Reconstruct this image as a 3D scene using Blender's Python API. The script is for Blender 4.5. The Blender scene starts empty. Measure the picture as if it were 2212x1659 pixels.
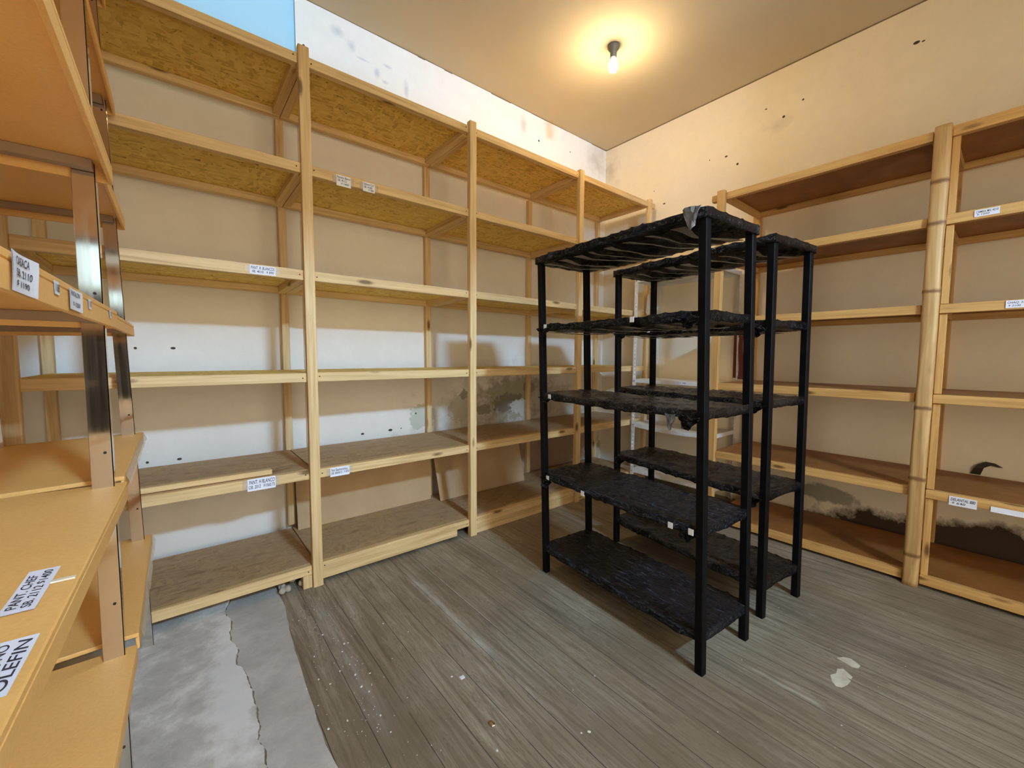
import bpy, bmesh, math, random
from mathutils import Vector, Matrix, noise
R = random.Random(7)
sc = bpy.context.scene
C = sc.collection
PI = math.pi

# ------------------------------------------------------------------ materials
class NT:
    def __init__(s, name):
        s.m = bpy.data.materials.new(name); s.m.use_nodes = True
        s.t = s.m.node_tree; s.b = s.t.nodes['Principled BSDF']
    def n(s, typ, **kw):
        nd = s.t.nodes.new(typ)
        for k, v in kw.items():
            if k.startswith('i_'):
                key = k[2:]
                nd.inputs[int(key) if key.isdigit() else key].default_value = v
            else: setattr(nd, k, v)
        return nd
    def l(s, a, b): s.t.links.new(a, b)
    def ramp(s, fac, stops, interp='LINEAR'):
        r = s.n('ShaderNodeValToRGB'); r.color_ramp.interpolation = interp
        e = r.color_ramp.elements
        while len(e) < len(stops): e.new(0.5)
        for el, (p, c) in zip(e, stops):
            el.position = p; el.color = (*c, 1) if len(c) == 3 else c
        s.l(fac, r.inputs[0]); return r.outputs[0]
    def math(s, op, a, b=None, clamp=False):
        nd = s.n('ShaderNodeMath', operation=op, use_clamp=clamp)
        for i, v in enumerate((a, b)):
            if v is None: continue
            if isinstance(v, (int, float)): nd.inputs[i].default_value = v
            else: s.l(v, nd.inputs[i])
        return nd.outputs[0]
    def mix(s, fac, a, b, mode='MIX'):
        nd = s.n('ShaderNodeMix', data_type='RGBA', blend_type=mode)
        for i, v in ((0, fac), (6, a), (7, b)):
            if isinstance(v, (int, float)): nd.inputs[i].default_value = v
            elif isinstance(v, tuple): nd.inputs[i].default_value = (*v, 1)
            else: s.l(v, nd.inputs[i])
        return nd.outputs[2]
    def coords(s, scale=(1, 1, 1), rand=0.0, rot=(0, 0, 0)):
        tc = s.n('ShaderNodeTexCoord'); src = tc.outputs['Object']
        if rand:
            oi = s.n('ShaderNodeObjectInfo'); v = s.n('ShaderNodeVectorMath', operation='ADD')
            mm = s.math('MULTIPLY', oi.outputs['Random'], rand)
            s.l(src, v.inputs[0]); s.l(mm, v.inputs[1]); src = v.outputs[0]
        mp = s.n('ShaderNodeMapping'); mp.inputs['Scale'].default_value = scale
        mp.inputs['Rotation'].default_value = rot
        s.l(src, mp.inputs[0]); return mp.outputs[0]
    def noise(s, vec, scale, detail=4, rough=.55, dist=0.0):
        nd = s.n('ShaderNodeTexNoise', i_Scale=scale, i_Detail=detail, i_Roughness=rough, i_Distortion=dist)
        s.l(vec, nd.inputs['Vector']); return nd.outputs['Fac']
    def bump(s, h, strength=.3, dist=.01):
        b = s.n('ShaderNodeBump', i_Strength=strength, i_Distance=dist)
        s.l(h, b.inputs['Height']); s.l(b.outputs[0], s.b.inputs['Normal'])
    def base(s, c, rough=.6, metal=0.):
        if isinstance(c, tuple): s.b.inputs['Base Color'].default_value = (*c, 1)
        else: s.l(c, s.b.inputs['Base Color'])
        s.b.inputs['Roughness'].default_value = rough; s.b.inputs['Metallic'].default_value = metal
        return s.m
    def region(s, cx, cz, rx, rz, soft=.4, nz=.5, ax=(0, 2), vec=None, nscale=4.):
        """soft elliptical mask around a place on a wall, with a ragged noise rim"""
        v = vec or s.coords()
        sp = s.n('ShaderNodeSeparateXYZ'); s.l(v, sp.inputs[0])
        a = s.math('DIVIDE', s.math('SUBTRACT', sp.outputs[ax[0]], cx), rx)
        b = s.math('DIVIDE', s.math('SUBTRACT', sp.outputs[ax[1]], cz), rz)
        d = s.math('SQRT', s.math('ADD', s.math('MULTIPLY', a, a), s.math('MULTIPLY', b, b)))
        n = s.noise(v, nscale, 6, .65)
        d = s.math('ADD', d, s.math('MULTIPLY', s.math('SUBTRACT', n, .5), nz * 4))
        return s.math('DIVIDE', s.math('SUBTRACT', 1.0, d), soft, True)

def wood(name, axis, dark, light, knots=True, rough=.62):
    k = NT(name)
    sc_ = [26., 26., 26.]; sc_[axis] = 1.1
    v = k.coords(tuple(sc_), rand=9.)
    g = k.noise(v, 1.0, 5, .6, 1.2)
    col = k.ramp(g, [(.30, dark), (.46, tuple(.35 * a + .65 * b for a, b in zip(dark, light))), (.62, light), (.8, tuple(min(1, c * 1.1) for c in light))])
    fs = [90., 90., 90.]; fs[axis] = 3.
    f = k.noise(k.coords(tuple(fs), rand=5.), 1.0, 2)
    col = k.mix(.35, col, k.ramp(f, [(.3, dark), (.7, light)]))
    sl = [7., 7., 7.]; sl[axis] = 1.4
    b = k.noise(k.coords(tuple(sl), rand=3.), 1., 2)
    col = k.mix(k.ramp(b, [(.45, (0, 0, 0)), (.8, (.35,) * 3)]), col, tuple(c * .72 for c in light))
    if knots:
        ks = [9., 9., 9.]; ks[axis] = 2.6
        vo = k.n('ShaderNodeTexVoronoi', i_Scale=1.0); k.l(k.coords(tuple(ks), rand=7.), vo.inputs['Vector'])
        km = k.ramp(vo.outputs['Distance'], [(.07, (1, 1, 1)), (.15, (0, 0, 0))])
        col = k.mix(km, col, tuple(c * .42 for c in dark))
    k.bump(f, .15, .002)
    return k.base(col, rough)

PD, PL = (.44, .25, .085), (.80, .58, .285)
pine = [wood('pine_along_%s' % a, i, PD, PL) for i, a in enumerate('xyz')]
OD, OL = (.38, .17, .04), (.68, .40, .13)
pine_r = [wood('amber_pine_%s' % a, i, OD, OL) for i, a in enumerate('xyz')]

def osb(name, cols, dust=None):
    k = NT(name)
    v = k.coords(rand=4.)
    w = k.n('ShaderNodeTexNoise', i_Scale=5.0, i_Detail=2.0); k.l(v, w.inputs['Vector'])
    vv = k.mix(.06, v, w.outputs['Color'], 'ADD')
    outs = []
    for sx, sy, rz in ((16, 55, .5), (50, 15, -.3), (18, 60, 1.4)):
        mp = k.n('ShaderNodeMapping'); mp.inputs['Scale'].default_value = (sx, sy, 30); mp.inputs['Rotation'].default_value = (0, 0, rz)
        k.l(vv, mp.inputs[0])
        vo = k.n('ShaderNodeTexVoronoi', i_Scale=1.0); k.l(mp.outputs[0], vo.inputs['Vector'])
        sp = k.n('ShaderNodeSeparateColor'); k.l(vo.outputs['Color'], sp.inputs[0]); outs.append(sp.outputs)
    c1 = k.ramp(outs[0][0], [(0, cols[0]), (.5, cols[1]), (1, cols[2])])
    c2 = k.ramp(outs[1][1], [(0, cols[1]), (.6, cols[2]), (1, cols[0])])
    c3 = k.ramp(outs[2][2], [(0, cols[2]), (.8, cols[1]), (1, cols[0])])
    m1 = k.ramp(outs[1][0], [(.45, (0, 0, 0)), (.5, (1, 1, 1))])
    m2 = k.ramp(outs[2][0], [(.6, (0, 0, 0)), (.65, (1, 1, 1))])
    col = k.mix(m2, k.mix(m1, c1, c2), c3)
    dk = k.noise(v, 38, 2); col = k.mix(k.ramp(dk, [(.27, (1, 1, 1)), (.33, (0, 0, 0))]), col, (.12, .05, .015))
    if dust:
        d = k.noise(v, 3.2, 6, .65)
        col = k.mix(k.ramp(d, [(.3, (.2,) * 3), (.7, (.85,) * 3)]), col, dust)
        e = k.noise(k.coords((3, 14, 3), rand=2.), 2.2, 5, .7)
        col = k.mix(k.ramp(e, [(.54, (0, 0, 0)), (.70, (.6,) * 3)]), col, (.17, .09, .04))
    k.bump(outs[0][0], .12, .002)
    return k.base(col, .7)
osb_m = osb('strand_board', ((.56, .345, .06), (.75, .50, .105), (.86, .63, .17)))
osb_d = osb('dusty_strand_board', ((.36, .20, .07), (.46, .28, .11), (.56, .36, .15)), (.47, .32, .175))
hard = NT('brown_hardboard')
_v = hard.coords(rand=3.)
hard_m = hard.base(hard.ramp(hard.noise(_v, 5, 6, .7), [(.3, (.21, .072, .012)), (.7, (.37, .145, .03))]), .55)
mdf = NT('tan_fibreboard'); _v = mdf.coords()
mdf_m = mdf.base(mdf.ramp(mdf.noise(_v, 4, 5), [(.3, (.44, .28, .13)), (.7, (.54, .36, .19))]), .6)
kr = NT('kraft_board'); _v = kr.coords(rand=3.)
kraft = kr.base(kr.mix(.25, kr.ramp(kr.noise(_v, 3, 5), [(.3, (.80, .43, .115)), (.7, (.89, .52, .165))]), kr.ramp(kr.noise(_v, 160, 2), [(.3, (.66, .34, .09)), (.7, (.87, .52, .18))])), .5)
krb = NT('kraft_batten'); kraft_dark = krb.base((.30, .20, .12), .4)

def plain(name, c, rough=.5, metal=0.):
    return NT(name).base(c, rough, metal)
paper = plain('label_paper', (.80, .82, .88), .7)
ink = plain('label_ink', (.035, .035, .05), .6)
tape = NT('clear_tape'); tape.b.inputs['Alpha'].default_value = .25; tape_m = tape.base((.75, .68, .55), .15)
film = NT('clear_film'); film.b.inputs['Alpha'].default_value = .38; film_m = film.base((.78, .66, .45), .2)
dark_hole = plain('screw_hole_dark', (.02, .015, .01), .9)
maroon = plain('maroon_leather', (.10, .011, .007), .5)
socket_m = plain('grey_bakelite', (.10, .09, .06), .5)
cordm = plain('white_cord', (.74, .66, .52), .8)

gv = NT('galvanised_steel')
_n = gv.noise(gv.coords((60, 60, 1.2), rand=4.), 1., 4)
gv.l(gv.ramp(_n, [(.3, (.05,) * 3), (.75, (.13,) * 3)]), gv.b.inputs['Roughness'])
steel = gv.m; gv.b.inputs['Metallic'].default_value = 1.0
gv.b.inputs['Base Color'].default_value = (.70, .66, .61, 1)
we = NT('white_enamel'); enamel = we.base(we.ramp(we.noise(we.coords(), 6, 5), [(.3, (.60, .58, .54)), (.6, (.76, .75, .72))]), .4)

bm_ = NT('black_metal'); _n = bm_.noise(bm_.coords(rand=3.), 30, 4)
black_metal = bm_.base(bm_.ramp(_n, [(.4, (.003, .003, .0035)), (.8, (.006, .006, .007))]), .5); bm_.b.inputs['Specular IOR Level'].default_value = .10

def black_plastic(name, dusty, glint_streak, base=(.0035, .0038, .006)):
    k = NT(name)
    v = k.coords(rand=5.)
    a = k.noise(k.coords((6, 16, 14), rand=5.), 2.2, 7, .66, 2.4)
    b = k.noise(k.coords((22, 60, 60), rand=5.), 2.0, 5, .65, 1.5)
    rdg = k.math('ABSOLUTE', k.math('SUBTRACT', a, .5))
    h = k.math('SUBTRACT', k.math('MULTIPLY', b, .4), k.math('MULTIPLY', rdg, 2.2))
    d = k.noise(v, 6, 6, .7, .8)
    geo = k.n('ShaderNodeNewGeometry'); sp = k.n('ShaderNodeSeparateXYZ'); k.l(geo.outputs['Normal'], sp.inputs[0])
    up = k.math('ADD', k.math('MULTIPLY', sp.outputs[2], .5), .5, True)
    dust = k.math('MULTIPLY', k.ramp(d, [(.40, (0, 0, 0)), (.72, (dusty,) * 3)]), up)
    col = k.mix(dust, base, (.17, .115, .07))
    side = k.math('SUBTRACT', 1., k.math('MULTIPLY', k.math('ABSOLUTE', sp.outputs[2]), 1.25), True)
    st = k.noise(k.coords((9, 75, 75), rand=6.), 1., 5, .7, .5)
    col = k.mix(k.ramp(st, [(.55, (0, 0, 0)), (.70, (glint_streak,) * 3)]), col, (.15, .19, .26))  # bluish glints on the stretch streaks, painted into the film colour
    gl = k.noise(k.coords((13, 24, 24), rand=8.), 1., 4, .6, 1.4)
    ridge_glint = k.ramp(k.math('ABSOLUTE', k.math('SUBTRACT', gl, .5)), [(.002, (1, 1, 1)), (.011, (0, 0, 0))])
    col = k.mix(k.math('MULTIPLY', ridge_glint, k.math('ADD', k.math('MULTIPLY', side, .55), .16)), col, (.30, .29, .28))  # pale glints painted along the creases, strongest on upright faces
    k.l(k.ramp(d, [(.3, (.09,) * 3), (.75, (.26,) * 3)]), k.b.inputs['Roughness']); k.l(k.math('ADD', k.math('MULTIPLY', up, .34), .02), k.b.inputs['Specular IOR Level'])
    k.bump(h, 1., .018)
    k.l(col, k.b.inputs['Base Color'])
    return k.m
wrap_m = black_plastic('black_plastic_film', .10, .25)
wrap_s = black_plastic('dusty_black_plastic_film', .62, .10)
wrap_d = black_plastic('black_film_blue_sheen', .06, .8, (.007, .009, .016))  # lower shelves: blue window sheen put into the film colour
fold_m = plain('dusty_grey_plastic_fold', (.115, .092, .064), .38)

# ---- walls
def plaster(name, side):
    k = NT(name); v = k.coords()
    n1 = k.noise(v, 1.3, 5, .6); n2 = k.noise(v, 11, 6, .7)
    col = k.ramp(n1, [(.3, (.82, .705, .515)), (.7, (.88, .775, .585))] if side == 'right' else [(.3, (.76, .70, .60)), (.7, (.83, .775, .685))])
    col = k.mix(k.ramp(n2, [(.3, (.14,) * 3), (.6, (0, 0, 0))]), col, (.60, .53, .43))
    h = k.math('ADD', n1, k.math('MULTIPLY', k.noise(v, 40, 5, .6), .12))
    if side == 'left':      # the recessed stretch above the shelving is tinted pale blue, daylight cast mixed into the colour
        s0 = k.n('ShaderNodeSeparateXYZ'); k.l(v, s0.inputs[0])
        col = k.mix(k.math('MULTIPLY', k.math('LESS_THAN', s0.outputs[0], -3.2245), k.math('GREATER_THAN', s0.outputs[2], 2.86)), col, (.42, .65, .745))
    def spot(cx, cz, rx, rz, c, soft=.4, nz=.3, ns=5., amt=1., ax=(0, 2)):
        nonlocal col
        m = k.region(cx, cz, rx, rz, soft, nz, ax, v, ns)
        if amt < 1: m = k.math('MULTIPLY', m, amt)
        col = k.mix(m, col, c)
    if side == 'left':
        spot(-1.05, .45, 1.55, .80, (.40, .33, .225), .7, .35, 5.5, .85)
        spot(-1.35, .86, .55, .26, (.30, .26, .17), .5, .55, 11., .7)
        spot(-1.25, .93, .42, .17, (.34, .32, .20), .16, .42, 12., .85)
        spot(-1.40, .84, .22, .10, (.20, .18, .14), .14, .5, 20., .9)
        spot(-1.25, .80, .16, .08, (.56, .54, .48), .12, .5, 18., .8)
        spot(-2.34, .79, .13, .11, (.46, .47, .36), .14, .45, 18., .8)
        spot(-1.95, .83, .16, .13, (.42, .39, .28), .16, .5, 20., .75)
        spot(-1.15, .98, .10, .06, (.22, .19, .13), .12, .6, 22., .8)
        spot(-1.72, .80, .09, .05, (.24, .21, .15), .12, .6, 24., .8)
        spot(-1.93, .95, .04, .05, (.22, .2, .14), .12, .6, 26., .8)
        spot(-.80, .86, .35, .14, (.46, .41, .31), .2, .55, 14., .8)
        spot(-.75, .30, .75, .30, (.24, .12, .055), .3, .45, 6., .75)
        spot(-1.0, .62, .45, .10, (.62, .58, .50), .3, .5, 9., .6)
        for (x, z, a, b) in ((-2.96, 3.54, .05, .05), (-2.86, 3.48, .035, .05), (-2.78, 3.43, .06, .012), (-2.68, 3.38, .03, .04), (-2.62, 3.34, .03, .02), (-2.60, 3.46, .05, .015), (-2.45, 3.35, .03, .09)):
            spot(x, z, a, b, (.42, .43, .42), .9, .35, 14., .6)
        spot(-1.25, 3.50, .05, .12, (.52, .45, .36), .8, .3, 9., .7)
        spot(-.15, 3.48, .22, .2, (.50, .40, .28), 1.2, .5, 9., .8)
        dots = [(-4.091, 1.331), (-3.927, 1.333), (-4.068, .674), (-3.924, .672), (-3.177, 3.348), (-2.62, .705), (-2.53, .71), (-2.84, .70), (-1.05, 3.42), (-.6, 3.45), (-2.40, .82)]
        ax = (0, 2)
    elif side == 'right':
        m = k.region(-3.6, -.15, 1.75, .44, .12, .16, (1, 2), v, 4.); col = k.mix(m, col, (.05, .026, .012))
        spot(-2.2, .23, .25, .07, (.30, .28, .2), .3, .5, 8., .9, (1, 2))
        spot(-.05, 3.4, .16, .3, (.50, .40, .28), 1.2, .5, 9., .7, (1, 2))
        spot(-1.75, 3.2, .12, .08, (.56, .50, .40), .9, .5, 9., .5, (1, 2))
        spot(-.2, 1.5, .25, .5, (.50, .40, .28), 1.5, .5, 7., .35, (1, 2))
        dots = [(-.63, 3.01), (-.75, 2.851), (-1.797, 3.253), (-1.663, 3.37), (-1.928, 3.327), (-2.567, 3.398), (-1.2, 3.12), (-1.35, 3.1), (-1.45, 3.0), (-2.6, 3.39)]
        ax = (1, 2)
    else:
        dots = []; ax = (0, 2)
    if dots:
        sp = k.n('ShaderNodeSeparateXYZ'); k.l(v, sp.inputs[0]); tot = None
        for i, (a, b) in enumerate(dots):
            rr = .007 if (i < 4 and side == 'left') else .005 + .0025 * (i % 3)
            da = k.math('MULTIPLY', k.math('SUBTRACT', sp.outputs[ax[0]], a), .6 if i % 2 else 1.)
            db = k.math('SUBTRACT', sp.outputs[ax[1]], b)
            d = k.math('SQRT', k.math('ADD', k.math('MULTIPLY', da, da), k.math('MULTIPLY', db, db)))
            msk = k.math('LESS_THAN', d, rr)
            tot = msk if tot is None else k.math('MAXIMUM', tot, msk)
        col = k.mix(tot, col, (.045, .035, .025))
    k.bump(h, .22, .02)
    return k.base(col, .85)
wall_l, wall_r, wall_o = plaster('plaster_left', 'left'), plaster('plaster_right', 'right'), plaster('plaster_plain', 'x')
ce = NT('ceiling_paint'); _v = ce.coords()
ceil_m = ce.base(ce.ramp(ce.noise(_v, .8, 4), [(.3, (.57, .49, .355)), (.7, (.63, .55, .41))]), .9)

fk = NT('old_plank_floor')
v = fk.coords(); sp = fk.n('ShaderNodeSeparateXYZ'); fk.l(v, sp.inputs[0])
PW = .132
px = fk.math('DIVIDE', fk.math('ADD', sp.outputs[0], 19.94), PW)
idx = fk.math('FLOOR', px); fr = fk.math('FRACT', px)
wn = fk.n('ShaderNodeTexWhiteNoise', noise_dimensions='1D'); fk.l(idx, wn.inputs['W'])
cb = fk.n('ShaderNodeCombineXYZ'); fk.l(fk.math('MULTIPLY', sp.outputs[0], 24), cb.inputs[0])
fk.l(fk.math('ADD', fk.math('MULTIPLY', sp.outputs[1], 1.5), fk.math('MULTIPLY', wn.outputs['Value'], 37)), cb.inputs[1]); fk.l(fk.math('MULTIPLY', wn.outputs['Value'], 9), cb.inputs[2])
g = fk.noise(cb.outputs[0], 1.0, 6, .62, 1.6)
col = fk.ramp(g, [(.28, (.125, .10, .068)), (.45, (.27, .225, .16)), (.6, (.36, .31, .23)), (.8, (.47, .41, .32))])
rings = fk.math('SINE', fk.math('MULTIPLY', g, 60))
col = fk.mix(fk.ramp(rings, [(.55, (0, 0, 0)), (1, (.5,) * 3)]), col, (.085, .066, .042))
tint = fk.ramp(wn.outputs['Value'], [(0, (.88, .88, .88)), (.5, (1, .99, .97)), (1, (1.12, 1.11, 1.08))])
col = fk.mix(1., col, tint, 'MULTIPLY')
big = fk.noise(v, 1.4, 5, .6); col = fk.mix(fk.ramp(big, [(.35, (.75,) * 3), (.62, (0, 0, 0))]), col, (.17, .125, .075))
scf = fk.noise(fk.coords((16, 1.6, 1)), 1., 5, .7); col = fk.mix(fk.ramp(scf, [(.66, (0, 0, 0)), (.80, (.42,) * 3)]), col, (.46, .42, .35))
def streak_(x0, w, y0, y1, c, amt, wob=.004):
    global col
    wob_ = fk.math('MULTIPLY', fk.math('SUBTRACT', fk.noise(fk.coords((1, 4, 1)), 3., 3), .5), wob * 4)
    dx = fk.math('ABSOLUTE', fk.math('ADD', fk.math('SUBTRACT', sp.outputs[0], x0), wob_))
    a = fk.math('SUBTRACT', 1., fk.math('DIVIDE', dx, w), True)
    m_ = fk.math('DIVIDE', fk.math('ABSOLUTE', fk.math('SUBTRACT', sp.outputs[1], (y0 + y1) / 2)), abs(y1 - y0) / 2)
    a = fk.math('MULTIPLY', a, fk.math('MULTIPLY', fk.math('SUBTRACT', 1., m_, True), 3., True))
    a = fk.math('MULTIPLY', a, fk.math('MULTIPLY', fk.ramp(fk.noise(fk.coords((30, 5, 1)), 1.5, 5, .7), [(.35, (.25,) * 3), (.6, (1,) * 3)]), amt))
    col = fk.mix(a, col, c)
streak_(-2.900, .030, -.85, -1.85, (.62, .58, .50), .62)
streak_(-2.912, .0032, -1.0, -2.1, (.72, .68, .58), .95, .0006)
streak_(-2.776, .0035, -.8, -1.7, (.60, .56, .48), .8, .0006)
streak_(-2.648, .0030, -.66, -1.18, (.74, .70, .62), .95, .0006)
streak_(-2.10, .012, -2.45, -2.75, (.62, .56, .46), .6)
streak_(-3.40, .05, -.8, -1.9, (.50, .46, .39), .3)
gap = fk.math('LESS_THAN', fk.math('ABSOLUTE', fk.math('SUBTRACT', fr, .5)), .490)
gn = fk.noise(v, 5, 3); gapc = fk.ramp(gn, [(.35, (.03, .024, .017)), (.62, (.075, .06, .045)), (.72, (.24, .21, .17))])
col = fk.mix(gap, gapc, col)
fk.bump(fk.math('ADD', fk.math('MULTIPLY', g, .25), gap), .35, .006)
fk.b.inputs['Roughness'].default_value = .58; fk.b.inputs['Specular IOR Level'].default_value = .3
floor_m = fk.m; fk.l(col, fk.b.inputs['Base Color'])

def conc(name, a, b, c):
    k = NT(name); v = k.coords()
    n = k.noise(v, 4.6, 9, .68, .25); n2 = k.noise(v, 30, 5, .7)
    col = k.ramp(n, [(.36, a), (.50, b), (.63, c)])
    col = k.mix(.12, col, k.ramp(n2, [(.3, (.08, .08, .08)), (.7, (.5, .5, .5))]))
    k.bump(k.math('ADD', n, k.math('MULTIPLY', n2, .15)), .25, .02)
    return k, col
k1, c1 = conc('worn_concrete', (.43, .41, .355), (.57, .545, .48), (.82, .80, .73))
m = k1.region(-3.80, -1.25, .10, .55, .5, .45, (0, 1), None, 9.); c1 = k1.mix(k1.math('MULTIPLY', m, .75), c1, (.80, .79, .76))
conc_a = k1.base(c1, .75)
k2, c2 = conc('smooth_cement_patch', (.42, .395, .345), (.49, .465, .41), (.58, .555, .495))
conc_b = k2.base(c2, .7)
crumb_m = plain('plaster_crumb', (.72, .70, .66), .8)
stone_m = plain('rubble_stone', (.42, .37, .28), .85)
splash = NT('plaster_splash'); splash_m = splash.base(splash.ramp(splash.noise(splash.coords(), 25, 5), [(.3, (.52, .45, .33)), (.7, (.70, .64, .50))]), .8)
dkf = plain('dark_peeling_paint', (.035, .03, .018), .7)

# ------------------------------------------------------------------ mesh helpers
def nb(): return bmesh.new()
def box(bm, x0, x1, y0, y1, z0, z1, bev=.0015, M=None):
    vs = [bm.verts.new(p) for p in ((x0, y0, z0), (x1, y0, z0), (x1, y1, z0), (x0, y1, z0), (x0, y0, z1), (x1, y0, z1), (x1, y1, z1), (x0, y1, z1))]
    fs = [bm.faces.new([vs[i] for i in f]) for f in ((3, 2, 1, 0), (4, 5, 6, 7), (0, 1, 5, 4), (1, 2, 6, 5), (2, 3, 7, 6), (3, 0, 4, 7))]
    geo = vs
    if bev > 0:
        es = list({e for f in fs for e in f.edges})
        r = bmesh.ops.bevel(bm, geom=es, offset=bev, segments=1, affect='EDGES', profile=.5)
        geo = list({v for v in r['verts']} | {v for f in r['faces'] for v in f.verts})
        if M is not None:
            lo = Vector((min(x0, x1) - 1e-4, min(y0, y1) - 1e-4, min(z0, z1) - 1e-4)); 
    if M is not None:
        bmesh.ops.transform(bm, matrix=M, verts=[v for v in geo if v.is_valid])
    return bm
def obj(name, bm, mat, parent=None, off=None, smooth=False, label=None):
    """link the bmesh as one object; vertices are shifted by -off into the parent's own space"""
    if off is not None: bmesh.ops.translate(bm, verts=bm.verts, vec=-Vector(off))
    me = bpy.data.meshes.new(name); bmesh.ops.recalc_face_normals(bm, faces=bm.faces); bm.to_mesh(me); bm.free()
    if smooth:
        for p in me.polygons: p.use_smooth = True
    for mm in (mat if isinstance(mat, (list, tuple)) else [mat]): me.materials.append(mm)
    o = bpy.data.objects.new(name, me); C.objects.link(o)
    if parent: o.parent = parent
    if label: o['label'] = label
    return o
def thing(name, label, cat, loc, group=None, rot=(0, 0, 0)):
    o = bpy.data.objects.new(name, None); C.objects.link(o); o.empty_display_size = .1
    o.location = loc; o.rotation_euler = rot
    o['label'] = label; o['category'] = cat
    if group: o['group'] = group
    return o
def tag(o, label, cat, group=None, kind=None):
    o['label'] = label; o['category'] = cat
    if group: o['group'] = group
    if kind: o['kind'] = kind
    return o
def struct(name, bm, mat, parent=None, **k):
    o = obj(name, bm, mat, parent, **k)
    if not parent: o['kind'] = 'structure'
    return o
def bx(x0, x1, y0, y1, z0, z1, bev=.0015):
    return box(nb(), x0, x1, y0, y1, z0, z1, bev)
def solid(bm, th):
    bm.normal_update(); return bmesh.ops.solidify(bm, geom=bm.faces[:], thickness=th)
def prism(pts, z0, z1):
    bm = nb()
    a = [bm.verts.new((x, y, z0)) for x, y in pts]; b = [bm.verts.new((x, y, z1)) for x, y in pts]
    n = len(pts); bm.faces.new(b); bm.faces.new(a[::-1])
    for i in range(n): bm.faces.new((a[i], a[(i + 1) % n], b[(i + 1) % n], b[i]))
    return bm
def tube(pts, r, seg=8, bm=None, taper=None):
    bm = bm or nb(); rings = []
    P = [Vector(p) for p in pts]
    for i, p in enumerate(P):
        d = (P[min(i + 1, len(P) - 1)] - P[max(i - 1, 0)]).normalized()
        u = d.cross(Vector((.3, .9, .21))).normalized(); w = d.cross(u)
        rr = r if taper is None else r * taper[i]
        rings.append([bm.verts.new(p + u * rr * math.cos(2 * PI * k / seg) + w * rr * math.sin(2 * PI * k / seg)) for k in range(seg)])
    for a, b in zip(rings, rings[1:]):
        for k in range(seg): bm.faces.new((a[k], a[(k + 1) % seg], b[(k + 1) % seg], b[k]))
    bm.faces.new(rings[0][::-1]); bm.faces.new(rings[-1])
    return bm
def lathe(prof, c, seg=24, bm=None):
    bm = bm or nb(); rings = []
    for r, z in prof:
        rings.append([bm.verts.new((c[0] + r * math.cos(2 * PI * k / seg), c[1] + r * math.sin(2 * PI * k / seg), c[2] + z)) for k in range(seg)])
    for a, b in zip(rings, rings[1:]):
        for k in range(seg): bm.faces.new((a[k], a[(k + 1) % seg], b[(k + 1) % seg], b[k]))
    bm.faces.new(rings[0][::-1]); bm.faces.new(rings[-1])
    return bm

_fonts = {}
def text_mesh(body):
    """outline mesh of a line of lettering, scaled to a unit square"""
    if body not in _fonts:
        cu = bpy.data.curves.new('lettering', 'FONT'); cu.body = body; cu.offset = .012; cu.shear = .12
        ob = bpy.data.objects.new('lettering', cu); C.objects.link(ob)
        dg = bpy.context.evaluated_depsgraph_get()
        me = bpy.data.meshes.new_from_object(ob.evaluated_get(dg))
        vs = [v.co.xy.copy() for v in me.vertices]; fs = [tuple(p.vertices) for p in me.polygons]
        bpy.data.objects.remove(ob); bpy.data.curves.remove(cu); bpy.data.meshes.remove(me)
        x0 = min(v.x for v in vs); x1 = max(v.x for v in vs); y0 = min(v.y for v in vs); y1 = max(v.y for v in vs)
        _fonts[body] = ([((v.x - x0) / (x1 - x0), (v.y - y0) / (y1 - y0)) for v in vs], fs)
    return _fonts[body]
def paper_label(name, parent, o, u, v, nrm, lines, off, label=None, curl=.002, tape_ends=True):
    """paper slip: corner o, edge vectors u (reading direction) and v (up), in world space"""
    o, u, v, nrm = Vector(o), Vector(u), Vector(v), Vector(nrm).normalized()
    bm = nb(); N, Mv = 8, 4
    def P(a, b, lift=0.): return o + u * a + v * b + nrm * (.0012 + lift + curl * (abs(a - .5) ** 2 * 2 + .5 * math.sin(5 * a + 3 * b) * .4 + .4))
    for lift, flip in ((.0006, 0), (0., 1)):
        g = [[bm.verts.new(P(i / N, j / Mv, lift)) for j in range(Mv + 1)] for i in range(N + 1)]
        for i in range(N):
            for j in range(Mv):
                f = (g[i][j], g[i + 1][j], g[i + 1][j + 1], g[i][j + 1])
                bm.faces.new(f[::-1] if flip else f)
    for (body, a0, a1, b0, b1) in lines:
        vs, fs = text_mesh(body)
        tv = [bm.verts.new(P(a0 + (a1 - a0) * x, b0 + (b1 - b0) * y, .0013)) for x, y in vs]
        for f in fs:
            try: bm.faces.new([tv[i] for i in f]).material_index = 1
            except ValueError: pass
    if off is not None: bmesh.ops.translate(bm, verts=bm.verts, vec=-Vector(off))
    me = bpy.data.meshes.new(name); bm.to_mesh(me); bm.free(); me.materials.append(paper); me.materials.append(ink)
    ob = bpy.data.objects.new(name, me); C.objects.link(ob); ob.parent = parent
    ob['label'] = label or 'handwritten white paper label taped on'
    return ob

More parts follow.
